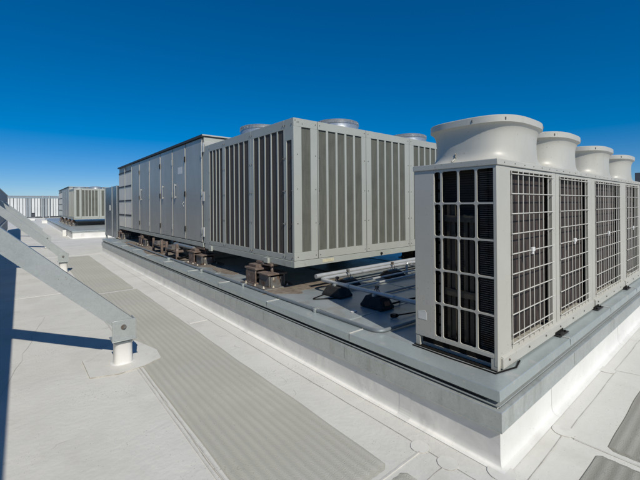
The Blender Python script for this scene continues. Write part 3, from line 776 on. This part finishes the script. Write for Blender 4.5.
# ------------------------------------------------------------------ vibration isolator stands
def isolator(px, py, label, zt=.955, far=False):
    t = thing('isolator_stand', (px, py, .563), label, 'isolator stand', 'rusty isolator stands under the big units')
    def q(b, x0, x1, y0, y1, z0, z1): return b.box(px+x0, px+x1, py+y0, py+y1, z0, z1)
    b = MB(); q(b, -.12, .34, -.06, .78, .566, .578); b.build('base_plate', M['isolator'], t, bevel=.002)
    b = MB(); q(b, 0, .03, 0, .32, .578, .775); q(b, .29, .32, 0, .32, .578, .775); q(b, .03, .29, .30, .32, .578, .775); b.build('housing', M['isolator'], t, bevel=.004)
    b = MB(); q(b, .045, .275, .006, .02, .578, .742)
    b.build('front_plate', M['isolator'], t, bevel=.003)
    b = MB()
    for s in (.09, .225):
        q(b, s-.012, s+.012, -.002, .006, .69, .735); b.tube([(px+s, py-.006, .74), (px+s, py-.006, .70)], .009, 6)
    b.build('adjusting_bolt', M['pale'], t)
    b = MB(); q(b, -.03, .35, -.02, .34, .775, .80); b.build('top_plate', M['rust'], t, bevel=.004)
    b = MB(); q(b, -.05, .27, .36, .74, .578, .60); q(b, -.04, -.015, .38, .72, .60, .82); q(b, .235, .26, .38, .72, .60, .82)
    q(b, -.05, .27, .36, .74, .82, .855); q(b, .0, .22, .42, .68, .855, .905)
    b.build('rear_bracket', M['rust'], t, bevel=.004)
    b = MB(); b.tube([(px+.11, py+.55, .60), (px+.11, py+.55, .82)], .05, 12); b.build('spring', M['black'], t)
    b = MB(); q(b, .10, .24, .10, .60, zt-.05, zt-.002); b.tube([(px+.17, py+.17, .80), (px+.17, py+.17, zt-.05)], .028, 10); b.tube([(px+.17, py+.5, .90), (px+.17, py+.5, zt-.05)], .028, 10)
    b.build('seat_block', M['rust'], t, bevel=.003)
    b = MB()
    for (u, v) in ((-.09, .02), (-.09, .30), (-.09, .62), (.345, -.03), (.06, -.04)):
        b.tube([(px+u, py+v, .578), (px+u, py+v, .612)], .020, 8, r2=.008)
    b.build('anchor_bolt', M['pale'], t)
    return t
iso = isolator(3.15, 5.12, 'rusty isolator stand nearest the corner of the slotted condenser', )
spots = [(3.20, 8.12, .0, 'rusty isolator stand under the joint between the slotted condenser and the air handler'),
         (3.28, 13.3, .015, 'rusty isolator stand under the door side of the air handler, fourth from the near corner'),
         (3.28, 16.9, .015, 'small rusty isolator stand under the tan filter panels of the air handler'),
         (7.65, 5.12, .0, 'isolator stand in shade under the right side of the slotted condenser'),
         (7.65, 8.12, .0, 'isolator stand in shade deep under the far side of the air handler'),
         (3.02, 33.2, .0, 'distant isolator stand under the near corner of the far condenser'),
         (3.02, 36.0, .0, 'distant isolator stand under the joint of the far condenser and air handler'),
         (3.02, 39.0, .0, 'distant isolator stand under the middle of the far air handler'),
         (3.02, 43.0, .0, 'distant isolator stand under the end of the far air handler')]
for (x, y, dz, lab) in spots:
    c = copy_tree(iso); c.location = (x, y, .563 + dz - (.09 if y > 30 else 0)); c['label'] = lab
    if y > 30: c.scale = (1, 1, 1.22)
# the two open frames in the middle
def frame_stand(px, py, label):
    t = thing('frame_stand', (px, py, .563), label, 'frame stand', 'open rusty frame stands under the air handler')
    for s in (0, .85):
        b = MB(); b.box(px, px+.06, py+s, py+s+.06, .575, .965); b.build('leg', M['rust'], t, bevel=.003)
        b = MB(); b.box(px+.36, px+.42, py+s, py+s+.06, .575, .965); b.build('leg', M['rust'], t, bevel=.003)
        b = MB(); b.box(px-.04, px+.46, py+s-.04, py+s+.10, .564, .575); b.build('foot_plate', M['rust'], t)
    b = MB(); b.box(px+.005, px+.055, py+.06, py+.85, .74, .80); b.box(px+.06, px+.36, py+.01, py+.05, .74, .80); b.build('crossbar', M['rust'], t, bevel=.003)
    b = MB(); b.box(px-.06, px+.30, py+.22, py+.68, .80, .83); b.box(px-.02, px+.26, py+.28, py+.62, .83, .90); b.build('shelf', M['isolator'], t, bevel=.003)
    return t
frame_stand(3.06, 9.45, 'open rusty steel frame stand under the air handler doors')
frame_stand(3.12, 10.95, 'second open rusty frame stand, farther along under the air handler doors')

# condensate drain loop under the air handler
t = thing('drain_pipe', (3.36, 9.0, .6), 'grey condensate drain pipe with a hanging hose loop below the air handler doors', 'pipe')
MB().tube([(3.26, 8.75, .90), (3.26, 10.15, .90)], .045, 14).build('pipe', M['conduit'], t)
MB().tube([(3.26, 8.8, .88), (3.2, 8.84, .78), (3.15, 9.0, .68), (3.12, 9.25, .62), (3.08, 9.6, .60), (3.1, 9.9, .61)], .022, 10).build('hose', M['black'], t)

# ------------------------------------------------------------------ conduits and pipes on the deck
def smooth_path(P, r=.08, n=6):
    out = [Vector(P[0])]
    for i in range(1, len(P)-1):
        a, b, c = Vector(P[i-1]), Vector(P[i]), Vector(P[i+1])
        rr = min(r, (b-a).length*.45, (c-b).length*.45)
        p = b + (a-b).normalized()*rr; q = b + (c-b).normalized()*rr
        for k in range(n+1):
            s = k/n; out.append(p*(1-s)**2 + b*2*s*(1-s) + q*s*s)
    out.append(Vector(P[-1])); return out
t = thing('conduit', (2.93, 2.6, .58), 'thin grey conduit running along the platform cap and bending behind the ivory units', 'conduit')
MB().tube(smooth_path([(2.99, 14.5, .592), (2.96, 9.0, .592), (2.93, 6.0, .590), (2.925, 2.55, .588), (3.9, 2.50, .588), (8.9, 2.5, .588)], .12), .019, 10).build('tube', M['conduit'], t)
b = MB()
for yy in (3.6, 5.55, 7.4, 9.6): b.box(2.89, 2.97, yy, yy+.03, .5655, .612)
b.build('strap', M['galv'], t)
t = thing('cable', (2.985, 6.0, .57), 'thin black cable lying beside the conduit on the platform cap', 'cable')
random.seed(5)
MB().tube([(2.99 + .012*math.sin(k*1.3), 3.1 + k*.5, .572) for k in range(20)], .006, 6).build('sheath', M['black'], t)
t = thing('cable', (2.70, 5.0, .44), 'black cable tucked in the groove under the platform cap', 'cable')
MB().tube([(2.712, 1.30, .4600), (2.712, 17.7, .4600)], .0042, 6).build('sheath', M['black'], t)

t = thing('pipe_run', (3.68, 4.46, .74), 'pale jacketed pipe with an elbow resting on black rubber blocks', 'pipe')
MB().tube(smooth_path([(3.66, 2.30, .755), (3.68, 4.43, .755), (8.6, 4.43, .765)], .10), .029, 14).build('pipe', M['pipe'], t)
b = MB()
for xx in (4.6, 5.9, 7.2): b.tube([(xx, 4.43, .762), (xx+.05, 4.43, .762)], .033, 14)
for yy in (2.9, 3.75): b.tube([(3.669, yy, .755), (3.669, yy+.04, .755)], .033, 14)
b.build('jacket_band', M['galv'], t)
t = thing('pipe_run', (4.0, 4.58, .74), 'straight pale pipe just behind the elbowed pipe, under the condenser edge', 'pipe')
MB().tube([(3.70, 4.565, .775), (8.6, 4.565, .785)], .038, 14).build('pipe', M['pipe'], t)
for (yy, zz, x0, lab) in ((4.26, .645, 4.0, 'upper of two thin bright conduits in front of the white pipes'), (4.14, .60, 3.95, 'lower of two thin bright conduits in front of the white pipes')):
    t = thing('conduit', (x0, yy, zz), lab, 'conduit', None)
    MB().tube([(x0, yy, zz), (8.5, yy-.02, zz+.005)], .016, 8).build('tube', M['pipe'], t)
t = thing('cable', (3.2, 4.1, .58), 'black cable bent in an angle on the sunlit deck beside the pipe elbow', 'cable')
MB().tube(smooth_path([(3.95, 4.32, .571), (3.25, 4.12, .571), (3.50, 3.95, .571), (3.66, 3.9, .571)], .08), .008, 6).build('sheath', M['black'], t)
t = thing('cable', (3.8, 3.0, .57), 'loose black cable winding over the shaded deck beside the rubber blocks', 'cable')
MB().tube([(3.80, 3.2, .572), (4.0, 3.12, .60), (4.15, 3.22, .575), (4.3, 3.1, .60), (4.5, 3.15, .575), (4.9, 3.0, .575), (5.6, 3.1, .575)], .013, 8).build('sheath', M['black'], t)
t = thing('cable', (3.3, 2.2, .57), 'coiled black cable end on the deck beside the plain end of the large condensing unit', 'cable')
P = [(3.50 + .05*math.cos(a*.7)*(1+.1*a/6), 2.80 + .04*math.sin(a*.7), .572 + .002*a) for a in range(16)]
MB().tube(P + [(3.9, 2.72, .575), (5.0, 2.75, .575)], .008, 6).build('sheath', M['black'], t)

t = thing('valve_group', (6.0, 4.35, .7), 'pale pipe fittings with a small valve, right of the white pipes', 'pipe fittings')
MB().tube(smooth_path([(5.75, 4.30, .60), (5.75, 4.30, .80), (6.4, 4.22, .80)], .05), .028, 12).build('pipe', M['pipe'], t)
MB().tube(smooth_path([(6.05, 4.15, .57), (6.05, 4.15, .72), (6.05, 4.45, .72)], .05), .024, 12).build('pipe', M['pipe'], t)
MB().tube([(6.22, 4.22, .80), (6.22, 4.22, .87)], .016, 10).build('valve_stem', M['zinc'], t)
MB().tube([(6.15, 4.22, .875), (6.29, 4.22, .875)], .010, 8).build('valve_handle', M['black'], t)
t = thing('conduit', (4.9, 3.3, .58), 'low grey conduit crossing the shaded deck from the rubber block towards the ivory unit', 'conduit')
MB().tube([(3.95, 3.62, .585), (8.5, 3.58, .585)], .016, 8).build('tube', M['conduit'], t)
t = thing('debris', (3.45, 3.05, .57), 'scrap of pale sealant on the sunlit deck beside the labelled rubber block', 'debris')
random.seed(3); MB().prism(blob(3.30, 3.30, .05, .03, .5655, 14), None, (0, 0, .004)).build('scrap', M['sticker'], t)

def rubber_block(cx, cy, lx, ly, ht, label, sticker=False, zp=.72):
    t = thing('pipe_support', (cx, cy, .563), label, 'pipe support', 'black rubber pipe support blocks')
    z0 = .566; z1 = z0 + ht
    def rr(s, z, q=1): return [(cx - lx/2*s, cy - ly/2*s*q, z), (cx + lx/2*s, cy - ly/2*s*q, z), (cx + lx/2*s, cy + ly/2*s*q, z), (cx - lx/2*s, cy + ly/2*s*q, z)]
    MB().loft([rr(1, z0), rr(1, z0+.035), rr(.93, z0+.05), rr(.70, z1-.01), rr(.66, z1)]).build('rubber_base', M['rubber'], t, bevel=.008)
    MB().box(cx-lx*.30, cx+lx*.30, cy-.022, cy+.022, z1, z1+.03).build('strut', M['galv'], t, bevel=.002)
    b = MB()
    b.tube([(cx, cy, z1+.03), (cx, cy, zp+.11)], .007, 8)
    loop = [(cx + .0, cy + .055*math.cos(a), zp+.035 + .055*math.sin(a)) for a in [i*math.pi/8 for i in range(17)]]
    b.tube(loop, .006, 6); b.box(cx-.02, cx+.02, cy-.02, cy+.02, zp+.095, zp+.13)
    b.build('pipe_clamp', M['isolator'], t)
    if sticker: MB().prism([(cx-.05, cy-ly*.490, z0+.055), (cx+.06, cy-ly*.490, z0+.055), (cx+.05, cy-ly*.425, z0+.105), (cx-.04, cy-ly*.425, z0+.105)], None, (0, .01, .0)).build('label', M['orange'], t)
    return t
rubber_block(3.70, 4.05, .26, .40, .15, 'black rubber block with a pipe clamp, beside the pipe elbow')
rubber_block(3.68, 3.24, .26, .38, .15, 'black rubber block with a faded orange label, nearest the ivory unit', True)
rubber_block(5.42, 4.38, .42, .30, .12, 'black rubber block with a pipe clamp, farthest to the right beside the ivory unit')
rubber_block(4.25, 4.38, .34, .28, .12, 'black rubber block half hidden under the white pipes')

# ------------------------------------------------------------------ raking braces and the roof screen on the left
def brace(py, label):
    t = thing('screen_brace', (.97, py, 0), label, 'brace', 'raking steel braces of the left roof screen')
    # boot with flared foot
    N = 28; cx, cy = .97, py
    rg = lambda rx, z, n=3.2: sup(cx, cy, rx, rx*.92, n, z, N)
    b = MB(); b.loft([rg(.135, .0155, 2.3), rg(.118, .0175, 2.4), rg(.108, .022, 2.6), rg(.104, .032), rg(.102, .06), rg(.101, .265), rg(.105, .27), rg(.105, .278), rg(.09, .282)], cap=True)
    b.build('boot', M['boot'], t, ang=50)
    b = MB(); b.loft([rg(.108, .268), rg(.108, .290)], cap=True); b.build('clamp_band', M['galv'], t)
    b = MB(); b.box(cx-.085, cx+.085, py-.075, py+.075,   .290, .325); b.build('post_stub', M['galv'], t)
    # end bracket
    b = MB(); b.box(cx-.135, cx+.125, py-.118, py-.108, 0.315, 0.562); b.box(cx-.14, cx+.13, py-.15, py-.1185, 0.315, 0.325)
    b.box(cx-.135, cx+.125, py-.107, py+.09, 0.315, 0.325); b.box(cx+.115, cx+.125, py-.107, py+.09, 0.326, 0.55)
    b.build('end_bracket', M['galv'], t, bevel=.002)
    b = MB(); b.tube([(cx-.01, py-.119, .475), (cx-.01, py-.123, .475)], .032, 16); b.tube([(cx-.01, py-.123, .475), (cx-.01, py-.135, .475)], .020, 6); b.tube([(cx-.01, py-.135, .475), (cx-.01, py-.150, .475)], .010, 8)
    b.build('bolt', M['isolator'], t)
    # channel beam rising to the screen (C section: web towards -Y, flanges behind)
    x0, z0 = 1.06, .395
    d = Vector((-1, 0, .965)).normalized(); n_ = Vector((.965, 0, 1.0)).normalized()
    Lb = 2.60; h2 = .098
    base = Vector((x0-.02, 0, z0+.05))
    def bar(b, ya, yb, n0, n1):
        P = [base + n_*n0, base + n_*n1, base + n_*n1 + d*Lb, base + n_*n0 + d*Lb]
        b.prism([(p.x, ya, p.z) for p in P], None, (0, yb-ya, 0))
    b = MB(); bar(b, py-.104, py-.096, -h2, h2); bar(b, py-.0959, py+.05, h2-.007, h2); bar(b, py-.0959, py+.05, -h2, -h2+.007)
    bar(b, py+.043, py+.050, h2-.030, h2-.0071); bar(b, py+.043, py+.050, -h2+.0071, -h2+.030)
    b.build('channel_beam', M['galv'], t)
    return t
br = brace(5.03, 'galvanised raking brace with a white boot, nearest the camera on the left')
for (yy, lab) in ((13.13, 'second galvanised raking brace, just beyond the nearest one'), (21.2, 'third galvanised raking brace, seen over the second'), (29.3, 'fourth galvanised raking brace, farthest along the left screen'), (-3.1, 'raking brace behind the camera on the left screen')):
    c = copy_tree(br); c.location.y = yy; c['label'] = lab
t = thing('roof_screen', (-.8, 0, 0), 'tall blue grey screen wall along the left edge of the roof', 'screen wall')
b = MB(); x = -.86; y = -9.0
P = []
while y < 40:
    P += [(x, y), (x+.035, y+.03), (x+.035, y+.17), (x, y+.20)]; y += .25
P2 = [(px-.003, py) for px, py in P]
n = len(P); zt_ = lambda q: 2.46 if q < 14 else 2.86
vs = [(a, b_, .12) for a, b_ in P] + [(a, b_, zt_(b_)) for a, b_ in P]
b.add(vs, [(k, k+1, n+k+1, n+k) for k in range(n-1)])
b.build('corrugated_sheet', M['screen'], t, smooth=False)
b = MB(); b.box(-.91, -.78, 14, 40.02, 2.86, 2.91); b.box(-.91, -.78, -9.02, 13.997, 2.46, 2.51); b.build('top_cap', M['galv'], t)
b = MB(); b.box(-.825-.01, -.78, -9, 40, 2.2, 2.3); b.box(-.835, -.78, -9, 40, .9, 1.0); b.build('girt', M['galv'], t)
for yy in (-3.1, 5.03, 13.13, 21.2, 29.3, 39.8):
    b = MB(); b.box(-.95, -.865, yy-.05, yy+.05, 0, 2.46 if yy < 14 else 2.86); b.build('post', M['fence_d'], t)

# ------------------------------------------------------------------ far fence screen
t = thing('fence', (10, 80, 0), 'distant tall white panel fence with dark gaps across the end of the roof', 'fence')
random.seed(11)
b = MB(); b.box(-12, 40, 80.12, 80.3, .0, 3.45); b.build('backing', M['fence_d'], t)
b = MB(); b.box(-12, 40, 79.9, 80.3, 3.52, 3.86); b.build('top_rail', M['screen'], t)
b = MB(); b.box(-12, 40, 80.0, 80.11, 2.05, 2.12); b.build('mid_rail', M['fence_b'], t)
xx = -2.2; i = 0
while xx < 12:
    w = random.choice((.38, .46, .46, .30))
    m = 'fence_b' if i in (8, 9, 13, 14, 15, 20, 21) else 'fence_w'
    z0 = .25 if i % 5 else .9
    MB().box(xx, xx+w-.085, 79.98, 80.115, z0 if m == 'fence_w' else .2, 3.42).build('panel', M[m], t, smooth=False)
    xx += w; i += 1
b = MB(); b.box(12.2, 40, 80.0, 80.115, .2, 3.42); b.build('panel', M['fence_w'], t, smooth=False)
b = MB()
for xx in (3.0, 3.9): b.box(xx, xx+.13, 79.6, 79.75, 0, 3.95)
b.build('tall_post', M['galv'], t)
t = thing('vent_curb', (2.9, 54, 0), 'small bright white curb box on the roof in front of the far fence', 'roof curb')
MB().box(1.9, 2.75, 53.2, 54.4, 0, .34).build('box', M['white_mem'], t, bevel=.02)
MB().box(1.86, 2.79, 53.16, 54.44, .34, .40).build('lid', M['white_mem'], t, bevel=.01)
t = thing('vent_curb', (.6, 66, 0), 'long low white curb lying at the foot of the far fence', 'roof curb')
MB().box(-.8, 1.6, 65.5, 67, 0, .30).build('box', M['white_mem'], t, bevel=.02)
MB().box(-.84, 1.64, 65.46, 67.04, .30, .36).build('lid', M['white_mem'], t, bevel=.01)

t = thing('vent_stub', (2.2, 29.1, 0), 'small white upright box on the roof beside the far platform', 'roof vent')
MB().box(2.12, 2.32, 29.0, 29.2, 0, .40).build('box', M['white_mem'], t, bevel=.01)
# ------------------------------------------------------------------ unit seen past the right end
t = thing('rooftop_penthouse', (24, 0, 0), 'grey rooftop penthouse with a dark slate band, just past the farthest ivory unit', 'penthouse')
MB().box(24.05, 34, -9, 3.75, 0, 2.70).build('wall', M['far_grey'], t)
MB().box(23.95, 34.1, -9.1, 3.81, 2.70, 3.42).build('roof', M['slate'], t, bevel=.02)
b = MB()
for k in range(9): b.box(24.0, 24.049, -8.2+k*1.32, -7.1+k*1.32, .5, 2.4)
b.build('louvre', M['fence_b'], t)

# ------------------------------------------------------------------ light, sky, camera
SUN = Vector((-.27, -1.10, 1.0)).normalized()
el = math.asin(SUN.z); az = math.atan2(SUN.x, SUN.y)     # clockwise from +Y
w = bpy.data.worlds.new('World'); SC.world = w; w.use_nodes = True
nt = w.node_tree; bg = nt.nodes['Background']
sky = nt.nodes.new('ShaderNodeTexSky'); sky.sky_type = 'NISHITA'; sky.sun_disc = False
sky.sun_elevation = el; sky.sun_rotation = az
sky.altitude = 0; sky.air_density = .8; sky.dust_density = 0; sky.ozone_density = 10.0
hs = nt.nodes.new('ShaderNodeHueSaturation'); hs.inputs['Saturation'].default_value = 1.28; hs.inputs['Value'].default_value = .7; hs.inputs['Hue'].default_value = .505
gm = nt.nodes.new('ShaderNodeGamma'); gm.inputs['Gamma'].default_value = .84
nt.links.new(sky.outputs[0], hs.inputs['Color']); nt.links.new(hs.outputs[0], gm.inputs['Color']); nt.links.new(gm.outputs[0], bg.inputs['Color'])
bg.inputs['Strength'].default_value = .15
ld = bpy.data.lights.new('sun', 'SUN'); ld.energy = 3.75; ld.angle = R(.53); ld.color = (1.0, .94, .83)
lo = bpy.data.objects.new('sun', ld); COL.objects.link(lo); lo.rotation_euler = SUN.to_track_quat('Z', 'Y').to_euler(); lo.location = SUN*40

b_ang = R(50.227)                   # bearing of world +X seen from the view axis
rX, rY = math.sin(b_ang), -math.sin(math.pi/2 - b_ang)
right = Vector((math.sin(b_ang), -math.cos(b_ang), 0)); fwd = Vector((math.cos(b_ang), math.sin(b_ang), 0)); up = Vector((0, 0, 1))
ro = R(.469)
r2 = right*math.cos(ro) - up*math.sin(ro); u2 = right*math.sin(ro) + up*math.cos(ro)
cam = bpy.data.cameras.new('camera'); co = bpy.data.objects.new('camera', cam); COL.objects.link(co)
mt = Matrix.Identity(4)
for i in range(3): mt[i][0] = r2[i]; mt[i][1] = u2[i]; mt[i][2] = -fwd[i]
mt[0][3], mt[1][3], mt[2][3] = 0, 0, 1.95
co.matrix_world = mt
cam.sensor_width = 36; cam.sensor_fit = 'HORIZONTAL'; cam.lens = 360/640*36; cam.shift_y = -35.5/640
cam.clip_start = .05; cam.clip_end = 6000
SC.camera = co
SC.view_settings.view_transform = 'Standard'; SC.view_settings.look = 'None'; SC.view_settings.gamma = 1; SC.view_settings.exposure = 0
SC.view_settings.use_curve_mapping = False
